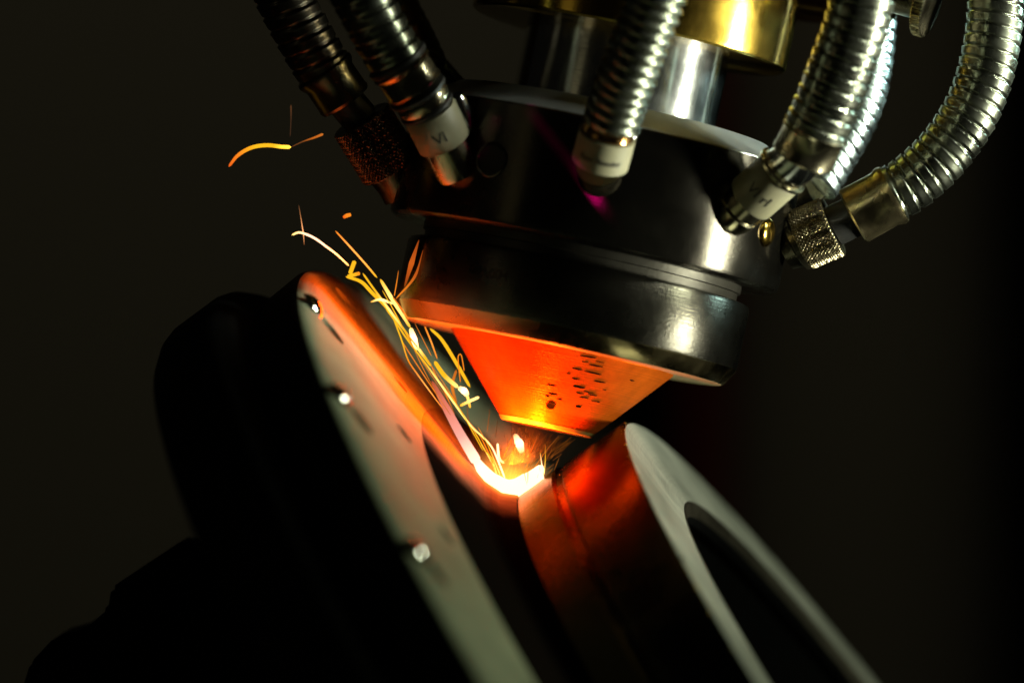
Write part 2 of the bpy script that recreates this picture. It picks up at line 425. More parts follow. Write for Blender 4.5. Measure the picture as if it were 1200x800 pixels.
# ------------------------------------------------------------------ laser head
rr = math.radians(12.0); el = math.radians(2.2)
u = Vector((math.sin(rr)*math.cos(el), math.sin(el), math.cos(rr)*math.cos(el)))
xr = Vector((math.cos(rr), 0, -math.sin(rr))); xr = (xr-u*xr.dot(u)).normalized()
yr = u.cross(xr)
Rh = Matrix((xr, yr, u)).transposed()
Mh = Matrix.Translation(P(640, 502, 0)) @ Rh.to_4x4()
def hpt(r, th, t):
    """world point on the head: radius, angle from the viewer (positive to the right), height above the nozzle tip"""
    return Mh @ (Vector((r*math.sin(th), -r*math.cos(th), t))*S)
head = empty('laser_cladding_head', mat=Mh)
tag(head, 'black steel laser cladding head with glowing orange nozzle cone tilted over the weld', 'laser head')
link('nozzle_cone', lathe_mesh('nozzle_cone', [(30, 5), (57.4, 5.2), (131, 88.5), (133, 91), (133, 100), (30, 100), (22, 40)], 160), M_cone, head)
link('nozzle_lip', lathe_mesh('nozzle_lip', [(38, 1.2), (52, 0), (54.6, .8), (57.8, 5.0), (40, 5.0)], 160), M_lip, head)
ring = lathe_mesh('nozzle_ring', [(120, 92.5), (190, 92.5), (192, 93.5), (203.6, 112), (204.4, 114), (204.4, 183), (202, 187.5), (197, 189), (150, 189)], 200)
link('nozzle_ring', ring, M_black2, head)
cham = lathe_mesh('ring_chamfer', [(190, 92.1), (192.6, 93.4), (204.0, 111.6), (203.4, 112.4), (191, 94.2)], 200)
link('ring_chamfer', cham, metal('bright_ring_edge', (.20, .16, .08), .26, 1, 120, .08), head)
link('neck', lathe_mesh('neck', [(100, 188.8), (187, 188.8), (187, 199), (190, 200), (190, 209), (100, 209)], 160), M_dark, head)
link('ring_underside_glow', lathe_mesh('ring_underside_glow', [(131, 92.6), (131.5, 91.9), (189.8, 91.9), (190.4, 92.6)], 200), metal('weldlit_underside', (.55, .45, .22), .4, .5, 120, .1), head)  # paler than the black ring, weld glow put into its colour
body = lathe_mesh('body', [(100, 208.8), (226, 208.8), (231, 212), (232.5, 217), (232.5, 349), (231, 350.5), (100, 350.5)], 240)
link('body', body, M_black, head)
link('body_chamfer', lathe_mesh('body_chamfer', [(120, 350.2), (230.8, 350.2), (231, 351.4), (191, 373), (187, 376), (120, 376)], 200), M_chamf, head)
link('shaft', lathe_mesh('shaft', [(60, 375.6), (121, 375.6), (121, 466), (60, 466)], 200), M_polish, head)
link('brass_ring', lathe_mesh('brass_ring', [(60, 465.6), (184, 465.6), (187.4, 468), (188, 470), (188, 553), (60, 553)], 200), M_brass, head)
link('mounting_plate', lathe_mesh('mounting_plate', [(60, 552.6), (296, 552.6), (301, 557), (301, 640), (60, 640)], 200), M_brass, head)
# engraved vertical joint lines on the body and ring
def headstrip(name, th, r, t0, t1, wd, m):
    v = []
    for t in (t0, t1):
        for s in (-1, 1):
            for k in (0, 1):
                rad = (r-1.2, r+.35)[k]
                a = th + s*wd/2/r
                v.append(Vector((rad*math.sin(a), -rad*math.cos(a), t))*S)
    f = [(0, 1, 3, 2), (4, 5, 7, 6), (0, 1, 5, 4), (2, 3, 7, 6), (1, 3, 7, 5), (0, 2, 6, 4)]
    return link(name, pydata(name, v, f), m, head, smooth=False)
# socket screws in the body
def radial(name, prof, th, t, r0, m, seg=40):
    o = link(name, lathe_mesh(name, prof, seg, closed=False), m, head)
    p = Vector((r0*math.sin(th), -r0*math.cos(th), t))*S
    o.matrix_local = Matrix.Translation(p) @ frame(Vector((math.sin(th), -math.cos(th), 0)), Vector((0, 0, 1))).to_4x4()
    return o
def head_st(px, py):
    dx, dy = px-640, py-502
    return dx*xr.x - dy*xr.z, dx*u.x - dy*u.z
s, t = head_st(575, 200); th = math.asin(s/232.5)
radial('socket_shade', [(0, .9), (16, .9), (16, -3), (0, -3)], th, t, 232.3, M_hole)  # flat dark disc painted as the shade in the socket
radial('socket_rim', [(16, -2), (16, 1.6), (17, 2.2), (19.5, 2.2), (20.5, 1.4), (20.5, -2)], th, t, 232.3, M_black)
s, t = head_st(896, 279); th = math.asin(min(.97, s/236))
radial('cap_or_glint_dome', [(0, 6), (8, 5.6), (13, 4.2), (16.5, 1.5), (17.5, -1), (0, -1)], th, t, 232.3, M_brass)
# small stamped letters on the ring, printed dark
def text_mesh(body_txt, size):
    cu = bpy.data.curves.new('txt', 'FONT'); cu.body = body_txt; cu.size = size*S; cu.align_x = 'CENTER'; cu.align_y = 'CENTER'
    cu.extrude = 0.25*S
    o = bpy.data.objects.new('txt', cu); COL.objects.link(o)
    bpy.context.view_layer.update()
    me = bpy.data.meshes.new_from_object(o.evaluated_get(bpy.context.evaluated_depsgraph_get()))
    bpy.data.objects.remove(o); return me
def wrap(me, R, th0, z0, axis_sign=1, rot=0.0):
    """bend flat text round a cylinder of radius R about local Z (angle th0 measured from -Y to +X)"""
    for v in me.vertices:
        x, y, z = v.co.x/S, v.co.y/S, v.co.z/S
        if rot: x, y = x*math.cos(rot)-y*math.sin(rot), x*math.sin(rot)+y*math.cos(rot)
        a = th0 + x/R; r = R + .35 + z
        v.co = (r*math.sin(a)*S, -r*math.cos(a)*S, (z0+y*axis_sign)*S)
    me.materials.clear(); return me
s, t = head_st(578, 330)
link('stamped_text', wrap(text_mesh('A004', 17), 204.4, math.asin(s/204.4), t), M_hole, head, smooth=False)
# soot flakes and pits on the cone
def cone_r(t): return 57.5+(t-5)*(131-57.5)/(88.5-5)
bm = bmesh.new()
marks = [(686,424,18,3.2),(695,434,16,3.4),(674,438,11,3),(692,442,20,3),(672,449,9,2.2),(700,452,14,3.2),(676,458,13,4.4),(688,464,13,2.2),(677,465,9,2),
         (692,467,11,2.4),(682,470,10,2.2),(696,474,11,2.2),(645,456,10,2.4),(646,466,10,2.8),(640,468,4,4),(676,480,6,5),(654,472,5,2),(700,430,10,2),(683,430,8,1.8),(738,450,7,2.6),(706,461,5,1.6),(664,443,4,1.5)]
for px, py, wd, ht in marks:
    s, t = head_st(px, py); t += 2
    r = cone_r(t); th = math.asin(max(-.95, min(.95, s/r)))
    sl = math.atan2(73.5, 83.5)
    n = Vector((math.sin(th)*math.cos(sl), -math.cos(th)*math.cos(sl), -math.sin(sl)))
    p = Vector((r*math.sin(th), -r*math.cos(th), t))*S
    tx = Vector((math.cos(th), math.sin(th), random.uniform(-.03, .12)))
    M = Matrix.Translation(p) @ frame(n, tx).to_4x4() @ Matrix.Diagonal((wd*.58*S, ht*.36*S, .5*S, 1))
    bmesh.ops.create_icosphere(bm, subdivisions=2, radius=1, matrix=M)
for v in bm.verts: v.co += Vector((noise.noise(v.co*9000), noise.noise(v.co*9000+Vector((9, 0, 0))), noise.noise(v.co*9000+Vector((0, 9, 0)))))*.5*S
me = bpy.data.meshes.new('soot_flakes'); bm.to_mesh(me); bm.free()
tag(link('soot_flakes', me, M_soot_shade, head), kind='stuff')
s, t = head_st(644, 477); r = cone_r(t); th = math.asin(s/r)
for nm, pr, mm in (('gas_port', [(0, .3), (3.6, .3), (3.8, .9), (5.4, .9), (5.8, -1), (0, -1)], M_brass), ('port_shade', [(0, .5), (3.5, .5), (3.5, -.5), (0, -.5)], M_soot_shade)):  # inner dark disc painted as the shade in the port hole
    o = link(nm, lathe_mesh(nm, pr, 24, closed=False), mm, head)
    sl = math.atan2(73.5, 83.5)
    o.matrix_local = Matrix.Translation(Vector((r*math.sin(th), -r*math.cos(th), t))*S) @ frame(Vector((math.sin(th)*math.cos(sl), -math.cos(th)*math.cos(sl), -math.sin(sl))), Vector((1, 0, 0))).to_4x4()
# thumb screw at the top right, standing out of the plate's side
ths = math.radians(72)
ax_l = Vector((math.sin(ths), -math.cos(ths), 0))
def knurl_mesh(name, R, Lg, nth=44, amp=2.0, diamond=True, seg=264, nz=None):
    nz = nz or max(8, int(Lg*1.2)); v, f = [], []
    for k in range(nz+1):
        z = Lg*k/nz
        edge = min(1, min(k, nz-k)/2)
        for i in range(seg):
            a = 2*math.pi*i/seg
            if diamond:
                p1 = abs(((a*nth/(2*math.pi)+z/5.6) % 1)-.5)*2; p2 = abs(((a*nth/(2*math.pi)-z/5.6) % 1)-.5)*2
                h = min(p1, p2)*2 - .4
            else: h = abs(((a*nth/(2*math.pi)) % 1)-.5)*2
            r = R - amp + amp*max(0, min(1, h))*edge
            v.append((r*math.cos(a)*S, r*math.sin(a)*S, z*S))
    for k in range(nz):
        for i in range(seg):
            j = (i+1) % seg; f.append((k*seg+i, k*seg+j, (k+1)*seg+j, (k+1)*seg+i))
    c0 = len(v); v.append((0, 0, 0)); v.append((0, 0, Lg*S))
    for i in range(seg):
        j = (i+1) % seg; f.append((c0, j, i)); f.append((c0+1, nz*seg+i, nz*seg+j))
    return pydata(name, v, f)
ts = empty('thumb_screw')
tag(ts, 'small knurled brass thumb screw at the top edge between two metal hoses', 'thumb screw')
o = link('stem', lathe_mesh('stem', [(0, -14), (24, -14), (24, 30), (0, 30)], 48, closed=False), M_fit_dark, None)
A = P(1052, -8, -60); dirn = (P(1100, 6, -75)-A).normalized()
place(o, A, dirn, ts)
o = link('knurled_head', knurl_mesh('knurled_head', 42, 14, 60, 2.2, False), M_fit, None); place(o, A+dirn*30*S, dirn, ts)

# ------------------------------------------------------------------ hoses
def conduit(name, pts, R, pitch, m, parent, style='lock', depth=3.0, seg=56):
    path0 = catmull(pts, 40)
    Lg = sum((b-a).length for a, b in zip(path0, path0[1:]))/S
    n = int(Lg/pitch*12); path = catmull(pts, n); st = Lg/n
    def rad(i, a):
        x = (i*st/pitch + a/(2*math.pi)) % 1.0
        if style == 'lock':
            if x < .14: d = 1.0
            elif x < .22: d = 1-(x-.14)/.08
            elif x < .80: d = -.25*((x-.22)/.58)
            elif x < .94: d = -.25 - .25*math.sin((x-.80)/.14*math.pi)
            else: d = -.25+1.25*(x-.94)/.06
        else:
            d = .5+.5*math.cos(2*math.pi*x); d = d**1.6
        return (R - depth*d)*S
    me = tube_mesh(name, path, rad, seg)
    return link(name, me, m, parent, angle=75)
def turnpart(name, A, B, prof, m, parent, seg=64):
    """lathe between two points; prof: (r, fraction along A-B)"""
    Lg = (B-A).length/S
    pr = [(0, prof[0][1]*Lg)] + [(r, h*Lg) for r, h in prof] + [(0, prof[-1][1]*Lg)]
    o = link(name, lathe_mesh(name, pr, seg, closed=False), m, None)
    return place(o, A, B-A, parent)
def band_text(txt, size, A, B, R, parent, frac=.5, th=0.0, rot=0.0):
    Lg = (B-A).length/S
    me = wrap(text_mesh(txt, size), R, th, Lg*frac, 1, rot)
    o = link('label_text', me, M_ink, None, smooth=False)
    # local -Y must face the viewer
    z = (B-A).normalized(); y = Vector((0, 1, 0)); y = (y-z*y.dot(z)).normalized(); x = y.cross(z)
    M = Matrix.Translation(A) @ Matrix((x, y, z)).transposed().to_4x4()
    o.parent = parent; o.matrix_local = M
    return o
def lerp(a, b, t): return a.lerp(b, t)
GH = 'metal sheathed hoses plugged into the laser head'

# centre hose
h = empty('powder_hose'); tag(h, 'short bright corrugated hose in the centre, coppery ferrule and white label band', 'hose', GH)
tip, lab0, lab1, fer1 = P(699, 212, -238), P(703, 191, -248), P(712, 157, -265), P(718, 136, -274)
conduit('conduit', [P(716, 148, -271), P(727, 112, -286), P(744, 65, -304), P(768, 0, -318), P(792, -66, -326)], 34, 12.4, M_hose, h, 'round', 4.2)
turnpart('fitting', hpt(196, 0.0, 276), lab0, [(23, 0), (25, .3), (26, .92), (28, .95), (28, 1)], M_fit, h)
turnpart('label_band', lab0, lab1, [(30, 0), (32.5, 0.01), (32.5, .99), (31, 1)], M_label, h)
turnpart('ferrule', lab1, fer1, [(29, 0), (30, .06), (29, .2), (29, .6), (31, .7), (31, .95), (28, 1)], metal('copper_ferrule', (.55, .30, .10), .2, 1, 100, .05), h)
band_text('Rear Powder', 9.5, lab0, lab1, 32.5, h, .42, -0.02)
o = turnpart('latch_pin', P(739, 172, -250), P(742, 156, -258), [(3, 0), (4.5, .2), (4.5, .8), (3, 1)], M_polish, h, 20)

# left front hose
h = empty('powder_hose'); tag(h, 'bright corrugated hose at upper left with black o-rings and white label band', 'hose', GH)
a0, a1, a2, a3, a4 = P(531, 188, -158), P(521, 166, -165), P(502, 129, -184), P(487, 104, -196), P(463, 67, -208)
conduit('conduit', [P(466, 72, -208), P(448, 42, -216), P(425, 0, -226), P(400, -45, -236), P(380, -90, -240)], 33, 16.5, M_hose, h, 'lock', 2.6)
turnpart('fitting', lerp(a0, a1, -.8), a1, [(24, 0), (26, .15), (27, 1)], M_fit, h)
turnpart('label_band', a1, a2, [(31, 0), (31.5, .02), (31.5, .98), (31, 1)], M_label, h)
turnpart('o_ring', a2, lerp(a2, a3, .25), [(30, 0), (33, .3), (33, .7), (30, 1)], M_rubber, h)
turnpart('collar', lerp(a2, a3, .25), lerp(a2, a3, .7), [(31, 0), (32, .2), (32, .8), (31, 1)], M_fit, h)
turnpart('o_ring', lerp(a2, a3, .7), a3, [(30, 0), (35, .3), (35, .7), (30, 1)], M_rubber, h)
turnpart('ferrule', a3, lerp(a3, a4, .75), [(33, 0), (35, .08), (33, .2), (33, .8), (36, .93), (34, 1)], M_fit, h)
turnpart('o_ring', lerp(a3, a4, .75), a4, [(33, 0), (36.5, .3), (36.5, .7), (33, 1)], M_rubber, h)
band_text('VI', 19, a1, a2, 31.5, h, .42, -.1, 0)
turnpart('latch_pin', P(549, 150, -156), P(534, 112, -174), [(9, 0), (11, .1), (11, .9), (9, 1)], M_polish, h, 24)

# left rear hose with knurled nut
h = empty('coolant_hose'); tag(h, 'dark hose at far left with ribbed ferrule and knurled coupling nut', 'hose', GH)
b0, b1, b2, b3, b4 = P(472, 232, -10), P(459, 198, -14), P(423, 140, -30), P(405, 119, -36), P(378, 80, -46)
conduit('conduit', [P(382, 86, -44), P(362, 52, -52), P(336, 4, -62), P(316, -40, -70), P(304, -80, -74)], 33, 17, M_hose_dark, h, 'lock', 2.4)
turnpart('fitting', b0, b1, [(22, 0), (24, .4), (29, .8), (29, 1)], M_fit_dark, h)
o = link('coupling_nut', knurl_mesh('coupling_nut', 37.5, (b2-b1).length/S, 46), M_knurl_dark, None); place(o, b1, b2-b1, h)
turnpart('neck', b2, b3, [(22, 0), (22, 1)], M_rubber, h)
turnpart('ferrule', b3, b4, [(31, 0), (33, .08), (32, .15), (32, .7), (36, .85), (36, .95), (33, 1)], M_fit_dark, h)

# hose behind the left ones
h = empty('rear_hose'); tag(h, 'dark hose end at the top edge, half hidden behind the upper left hose', 'hose', GH)
conduit('conduit', [P(498, 92, 60), P(478, 48, 90), P(452, -2, 120), P(428, -50, 140)], 32, 15, M_hose_dark, h, 'lock', 2.4)
turnpart('ferrule', hpt(190, math.radians(-115), 340), P(496, 88, 62), [(26, 0), (28, .3), (33, .4), (33, 1)], M_fit_dark, h)

# right front hose with elbow
h = empty('powder_hose'); tag(h, 'thick corrugated hose right of the brass ring, bent at a labelled elbow fitting', 'hose', GH)
c0, c1, c2, c3 = P(864, 248, -160), P(880, 233, -172), P(914, 203, -196), P(938, 181, -212)
conduit('conduit', [P(953, 158, -226), P(969, 122, -236), P(986, 78, -246), P(1003, 30, -254), P(1012, -12, -258), P(1017, -70, -260)], 36.5, 15.5, M_hose, h, 'lock', 2.8)
turnpart('fitting', lerp(c0, c1, -.7), c1, [(22, 0), (26, .3), (26.5, .5), (24, .55), (26, .6), (26, 1)], M_fit, h)
turnpart('label_band', c1, c2, [(29.5, 0), (30, .02), (30, .98), (29.5, 1)], M_label, h)
turnpart('retaining_ring', c2, lerp(c2, c3, .35), [(30, 0), (33, .2), (33, .5), (29, .6), (29, 1)], M_fit, h)
me = tube_mesh('elbow', catmull([lerp(c2, c3, .3), P(931, 190, -208), P(939, 181, -215), P(946, 171, -221)], 18), lambda i, a: 28*S, 40)
link('elbow', me, M_polish, h)
turnpart('ferrule', P(939, 186, -214), P(958, 148, -228), [(34, 0), (37, .06), (36, .2), (36, .8), (38.5, .9), (36, 1)], M_fit, h)
band_text('VI rl', 19, c1, c2, 30, h, .5, .1, 0)

# right rear bright hose
h = empty('rear_hose'); tag(h, 'bluish bright hose curving behind the thick hose with the elbow fitting', 'hose', GH)
conduit('conduit', [P(950, 214, 60), P(968, 184, 70), P(990, 146, 82), P(1007, 100, 92), P(1015, 45, 100), P(1017, -10, 104), P(1015, -70, 100)], 34, 14.5, M_hose_cool, h, 'lock', 2.6)
turnpart('ferrule', hpt(200, math.radians(112), 318), P(952, 210, 60), [(24, 0), (28, .2), (34, .5), (34, 1)], M_fit, h)

# rightmost hose with knurled nut
h = empty('coolant_hose'); tag(h, 'rightmost corrugated hose curling down to a brass ferrule and knurled nut', 'hose', GH)
d0, d1, d2, d3, d4, d5 = P(918, 292, -30), P(937, 282, -34), P(977, 265, -42), P(999, 254, -46), P(1004, 251, -47), P(1048, 227, -52)
conduit('conduit', [P(1040, 231, -52), P(1070, 212, -56), P(1104, 180, -58), P(1136, 134, -56), P(1155, 85, -52), P(1165, 30, -46), P(1168, -20, -40), P(1168, -80, -36)], 33, 14.2, M_hose, h, 'lock', 2.6)
turnpart('fitting', d0, d1, [(26, 0), (30, .6), (35, .7), (35, 1)], M_fit_dark, h)
o = link('coupling_nut', knurl_mesh('coupling_nut', 37, (d2-d1).length/S, 46), M_knurl, None); place(o, d1, d2-d1, h)
turnpart('neck', d2, d3, [(24, 0), (24, 1)], M_rubber, h)
turnpart('ferrule', d3, d5, [(32.5, 0), (35, .04), (34.5, .1), (34, .75), (37, .9), (36, 1)], metal('brass_ferrule', (.40, .33, .18), .26, 1, 90, .1), h)

# ------------------------------------------------------------------ weld, sparks, fume
def glow_obj(name, pts, widths, cols, seg=10, n=None):
    """tapered glowing filament; widths and colours run along the path"""
    n = n or max(10, 6*len(pts))
    path = catmull(pts, n)
    def lin(lst, t):
        x = t*(len(lst)-1); i = min(len(lst)-2, int(x)); f = x-i
        a, b = lst[i], lst[i+1]
        if isinstance(a, (int, float)): return a+(b-a)*f
        return tuple(p+(q-p)*f for p, q in zip(a, b))
    def rad(i, a):
        t = i/n; e = min(1, math.sqrt(max(0, 1-(1-min(1, t*n/1.5))**2)), math.sqrt(max(0, 1-(1-min(1, (1-t)*n/1.5))**2)))
        return max(.15, lin(widths, t)*(.36 if name == 'spark' else .46)*max(.15, e))*S
    me = tube_mesh(name, path, rad, seg, attr=lambda t: lin(cols, t))
    return link(name, me, M_spark, None)
WH = (3, 1.5, .85); YW = (2.2, 1.25, .3); YE = (1.1, .55, .015); OR = (1.1, .28, .015); DO = (.55, .13, .012); FO = (.16, .05, .012); RD = (.9, .12, .01)
PK = (1.1, .34, .22); HOT = (5, 1.5, .9)
pool = glow_obj('molten_pool', [P(550, 526, -22), P(563, 547, -24), P(577, 566, -28), P(598, 576, -32), P(620, 566, -34), P(636, 545, -36)],
                [4, 13, 27, 32, 29, 7], [(2.2, .8, .5), (5, 1.7, 1.0), HOT, HOT, HOT, (5, 1.8, 1.0)], 20, 48)
tag(pool, 'white hot molten weld pool in the corner between flange and hub', 'weld pool')
glint = glow_obj('pool_glint', [P(506, 446, -14), P(522, 476, -16), P(538, 506, -18), P(560, 543, -24)], [4, 10, 12, 14],  # reflection of the pool on the flange face, built as a glowing strip
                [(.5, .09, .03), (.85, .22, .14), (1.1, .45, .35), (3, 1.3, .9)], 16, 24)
tag(glint, 'pink glowing strip painted as the reflection of the pool on the flange', 'pool reflection')
wl = bpy.data.lights.new('weld_light', 'AREA'); wl.shape = 'DISK'; wl.size = 26*S; wl.energy = 0.09; wl.color = (1.0, .11, .004)
wo = bpy.data.objects.new('weld_light', wl); COL.objects.link(wo); wo.location = P(609, 543, -48); aim(wo, P(596, 440, -56))
sl = bpy.data.lights.new('spark_light', 'AREA'); sl.shape = 'RECTANGLE'; sl.size = 220*S; sl.size_y = 40*S; sl.energy = .06; sl.color = (1.0, .075, .002)
so = bpy.data.objects.new('spark_light', sl); COL.objects.link(so)
so.matrix_world = Matrix.Translation(P(494, 404, -85) + nax*24*S) @ frame(nax, -mup).to_4x4()
SG = 'sparks flying up from the weld pool'
def spark(pts, wid, cols, label, d=-30):
    q = [P(p[0], p[1], d if len(p) < 3 else p[2]) for p in pts]
    o = glow_obj('spark', q, wid, cols); return tag(o, label, 'spark', SG)
HIGH = 'thin orange spark streak high in the bundle beside the nozzle ring'
THIN = 'thin orange spark streak low in the bundle between nozzle cone and flange'
DIM = 'faint hair thin spark in the gap just above the weld pool'
spark([(268,195.5),(279,182),(295,173),(313,170.3),(329,172),(341,172.5)], [4,6,6.5,6.5,6], [RD,OR,YE,YE,(3,1.5,.12)], 'curved yellow spark alone at the far left, orange at its tail')
spark([(342,172),(355,166),(368,161.5),(379,157)], [1.2,2,3,4.5], [FO,FO,DO,(.6,.16,.02)], 'dim orange spark pointing right from the lone curved yellow spark')
spark([(340,160),(341,140),(341,123)], [1.5,1.8,3], [(.05,.022,.01),(.05,.022,.01),(.09,.035,.012)], 'faintest brown spark rising above the lone curved yellow spark')
spark([(342,275.5),(349,272.6),(356,273.6),(368.5,279),(382.5,289),(395,298.5),(409,311.6)], [3.2,3.8,3.6,3,2.6], [YW,WH,WH,(6,2.2,.6),(3,1.3,.3)], 'white arcing spark above the tip of the flange')
spark([(350,240),(353,258),(355.5,274),(356.5,287)], [.5,1.0,1.4,.6], [(.12,.05,.02),(.8,.3,.1),(2,.8,.3),(.4,.12,.03)], 'thin upright flare crossing the white arcing spark', d=-29)
spark([(402,255),(407,252.5),(411.5,251.5)], [5,6.5,5.5], [RD,OR,OR], 'short round orange spark blob above the bundle')
spark([(393,270.5),(410,289),(428,309),(442,325.6)], [2.2,2.8,3,3], [OR,(2,.6,.1),(2,.65,.1),YE], 'straight orange spark at the upper end of the bundle')
spark([(445.5,327),(461,353),(472,370),(481,384)], [4.5,6.5,5,4.5], [YE,YW,YW,YE], 'broad yellow spark beside the left edge of the nozzle ring')
spark([(481,384),(485,397),(489,410)], [6,11,7], [YW,(6,2.6,1.3),YW], 'swollen white spark below the left edge of the nozzle ring', d=-31)
spark([(415.7,305.5),(413,313),(410,321)], [7,7,7], [YE,YE,YE], 'stubby upright yellow spark standing on the flange edge')
spark([(422,320),(415,322),(407,324)], [6,6,6], [OR,YE,YE], 'stubby sideways yellow spark lying on the flange edge', d=-32)
spark([(405,324),(423,330),(435,342),(451,358),(468,379)], [4,6,6,5,3], [YE,YE,YE,YE,OR], 'wavy yellow spark trailing down from the flange edge', d=-34)
spark([(425,320),(438.5,339),(452.5,358),(480,395),(490,408)], [3,3.5,4,3.5,2], [YE,YE,YW,YE,OR], HIGH, d=-36)
spark([(434,354),(445.5,351),(461,356)], [2.5,4.5,3.5], [YE,(3,1.7,.6),YW], 'short level white spark crossing the upper bundle', d=-38)
spark([(491,281),(483,306),(474,336)], [1.5,9,2], [(.3,.05,.006),(.62,.11,.01),(.3,.05,.006)], 'leaf shaped orange flare against the left side of the nozzle ring', d=-80)
spark([(497,290),(486,324),(464,350)], [1.5,4.5,2], [(.3,.05,.006),(.55,.10,.01),OR], 'narrow orange flare beside the leaf shaped one on the nozzle ring', d=-84)
spark([(467,317),(465,330),(462,347)], [1,1.6,1.6], [DO,OR,OR], HIGH, d=-40)
spark([(460,348),(470,361),(479,374)], [2,2.4,2], [OR,(1.2,.25,.02),OR], HIGH, d=-44)
spark([(460,370),(470.5,398),(477.5,420),(486,434),(519,479)], [2.4,2.6,2.2,2,1.6], [YE,YE,OR,(1.8,.6,.1),OR], HIGH, d=-33)
spark([(452,362),(463.5,377),(477.5,398),(504,433),(537,479),(553,500),(565,511),(575.5,522.5),(582.5,536.5),(592,561)], [2,3,2.6,2.6,3,3,2.8,2.8,3,3], [YE,YE,YE,YE,YW,YW,YW,YW,WH,WH], 'longest yellow spark running from the flange edge down into the pool', d=-35)
spark([(490,408),(498,419),(505.5,429)], [5,5,4], [YW,YE,YE], 'short thick yellow spark just under the swollen white one', d=-31)
spark([(486,378.5),(505.5,417)], [1.2,1.4], [DO,OR], HIGH, d=-26)
spark([(497.6,382),(505.5,401),(512.5,420.5)], [2.6,2.8,2.2], [OR,(1.3,.4,.05),OR], HIGH, d=-24)
spark([(505.5,429),(513,444),(521,459),(533,486)], [1.6,1.8,1.6,1], [OR,OR,OR,DO], THIN, d=-24)
spark([(503.7,384.6),(517.7,398),(535,425.7),(551,453.7)], [4.5,6,6,4.5], [YE,YE,YE,YE], 'thick yellow spark curving just left of the nozzle cone', d=-20)
spark([(509,423),(521,440),(537,454)], [6.5,7.5,6.5], [YE,YE,YW], 'thick short yellow spark leading into the white knot of sparks', d=-28)
spark([(537,454),(544,458),(548,464)], [6,12,7], [YW,(6,2.6,1.3),YW], 'white knot where yellow sparks cross left of the nozzle cone', d=-28)
spark([(547.5,463),(551,478)], [5,4], [YW,YE], 'short yellow tail hanging under the white knot of sparks', d=-27)
spark([(538.7,475.5),(550,470),(561.5,465)], [4.5,5,4.5], [YE,YW,(3,1.7,.5)], 'short yellow crossbar spark under the white knot', d=-30)
spark([(539.6,448),(537.5,430),(537,417.5),(540.5,416),(544,434.5)], [1.6,1.8,1.8,1.8,1.6], [OR]*3, 'thin orange hooked spark beside the nozzle cone', d=-22)
spark([(535,433),(530,452),(535,473)], [4,5.5,4], [DO,(.8,.22,.02),DO], 'dull orange spark curving behind the white knot', d=-14)
spark([(582,556),(577,538),(567,526),(560,512),(553,501)], [1.8,1.8,1.6,1.5,1.5], [YW,YE,YE,YE,OR], DIM, d=-30)
spark([(583,519),(585,536.5),(591,542.6)], [3.6,4.5,3.5], [(3,1.8,.8),(3,1.8,.8),YW], 'short white spark standing just above the pool', d=-36)
spark([(590,536),(595,524),(600,513)], [1.6,1.8,1.4], [OR,OR,DO], 'thin orange spark leaning right from the short white one', d=-36)
spark([(603,508),(608.7,520),(612,531)], [6,15,8], [(1.2,.4,.1),(6,2.4,1.3),(1.4,.5,.1)], 'round white hot droplet hanging between nozzle tip and pool', d=-36)
spark([(633,530),(635,545),(637,564)], [.8,2.2,3], [YE,WH,WH], 'pointed white spike at the right end of the pool', d=-40)
spark([(639,521),(639,538),(637.6,556)], [.6,1.4,1.6], [DO,YE,YW], 'thin spike right of the pointed white one', d=-40)
spark([(574,479),(571,506)], [1,1.2], [FO,DO], DIM, d=-20)
spark([(583,492),(581,512)], [1,1.2], [FO,FO], DIM, d=-20)
spark([(546,490),(561,508),(572,530),(580,552)], [1.2,1.4,1.6,1.6], [DO,OR,OR,YE], DIM, d=-26)
spark([(470,398),(484,420),(505,452),(528,486)], [1.4,1.6,1.4,1.2], [OR,OR,OR,DO], HIGH, d=-28)

for pts, wd, cl, d in [([(455,352),(474,388),(498,428),(526,470)], [1,1.3,1.1,.8], [OR,YE,OR,DO], -18), ([(448,340),(466,372),(484,408)], [1.2,1.6,1], [YE,YE,OR], -42),
                       ([(500,420),(522,452),(545,490),(566,528)], [.8,1.2,1.4,1.6], [DO,OR,YE,YE], -40), ([(515,446),(534,472),(556,506),(580,548)], [1,1.4,1.6,1.8], [OR,YE,YE,YW], -18),
                       ([(478,392),(492,424),(512,462)], [.8,1.1,.8], [DO,OR,DO], -48), ([(560,500),(572,522),(586,556)], [1,1.3,1.5], [OR,YE,YW], -44),
                       ([(547,470),(549,492),(556,515)], [.8,1,.8], [FO,DO,FO], -12), ([(600,545),(603,522),(609,500)], [1.2,1.2,.8], [OR,DO,FO], -28),
                       ([(616,552),(622,530),(631,508)], [1.3,1.2,.7], [OR,DO,FO], -30), ([(626,548),(640,528),(655,510)], [1.2,1,.7], [OR,DO,FO], -34)]:
    top = min(p[1] for p in pts); spark(pts, wd, cl, DIM if top > 465 else HIGH if top < 400 else THIN, d)

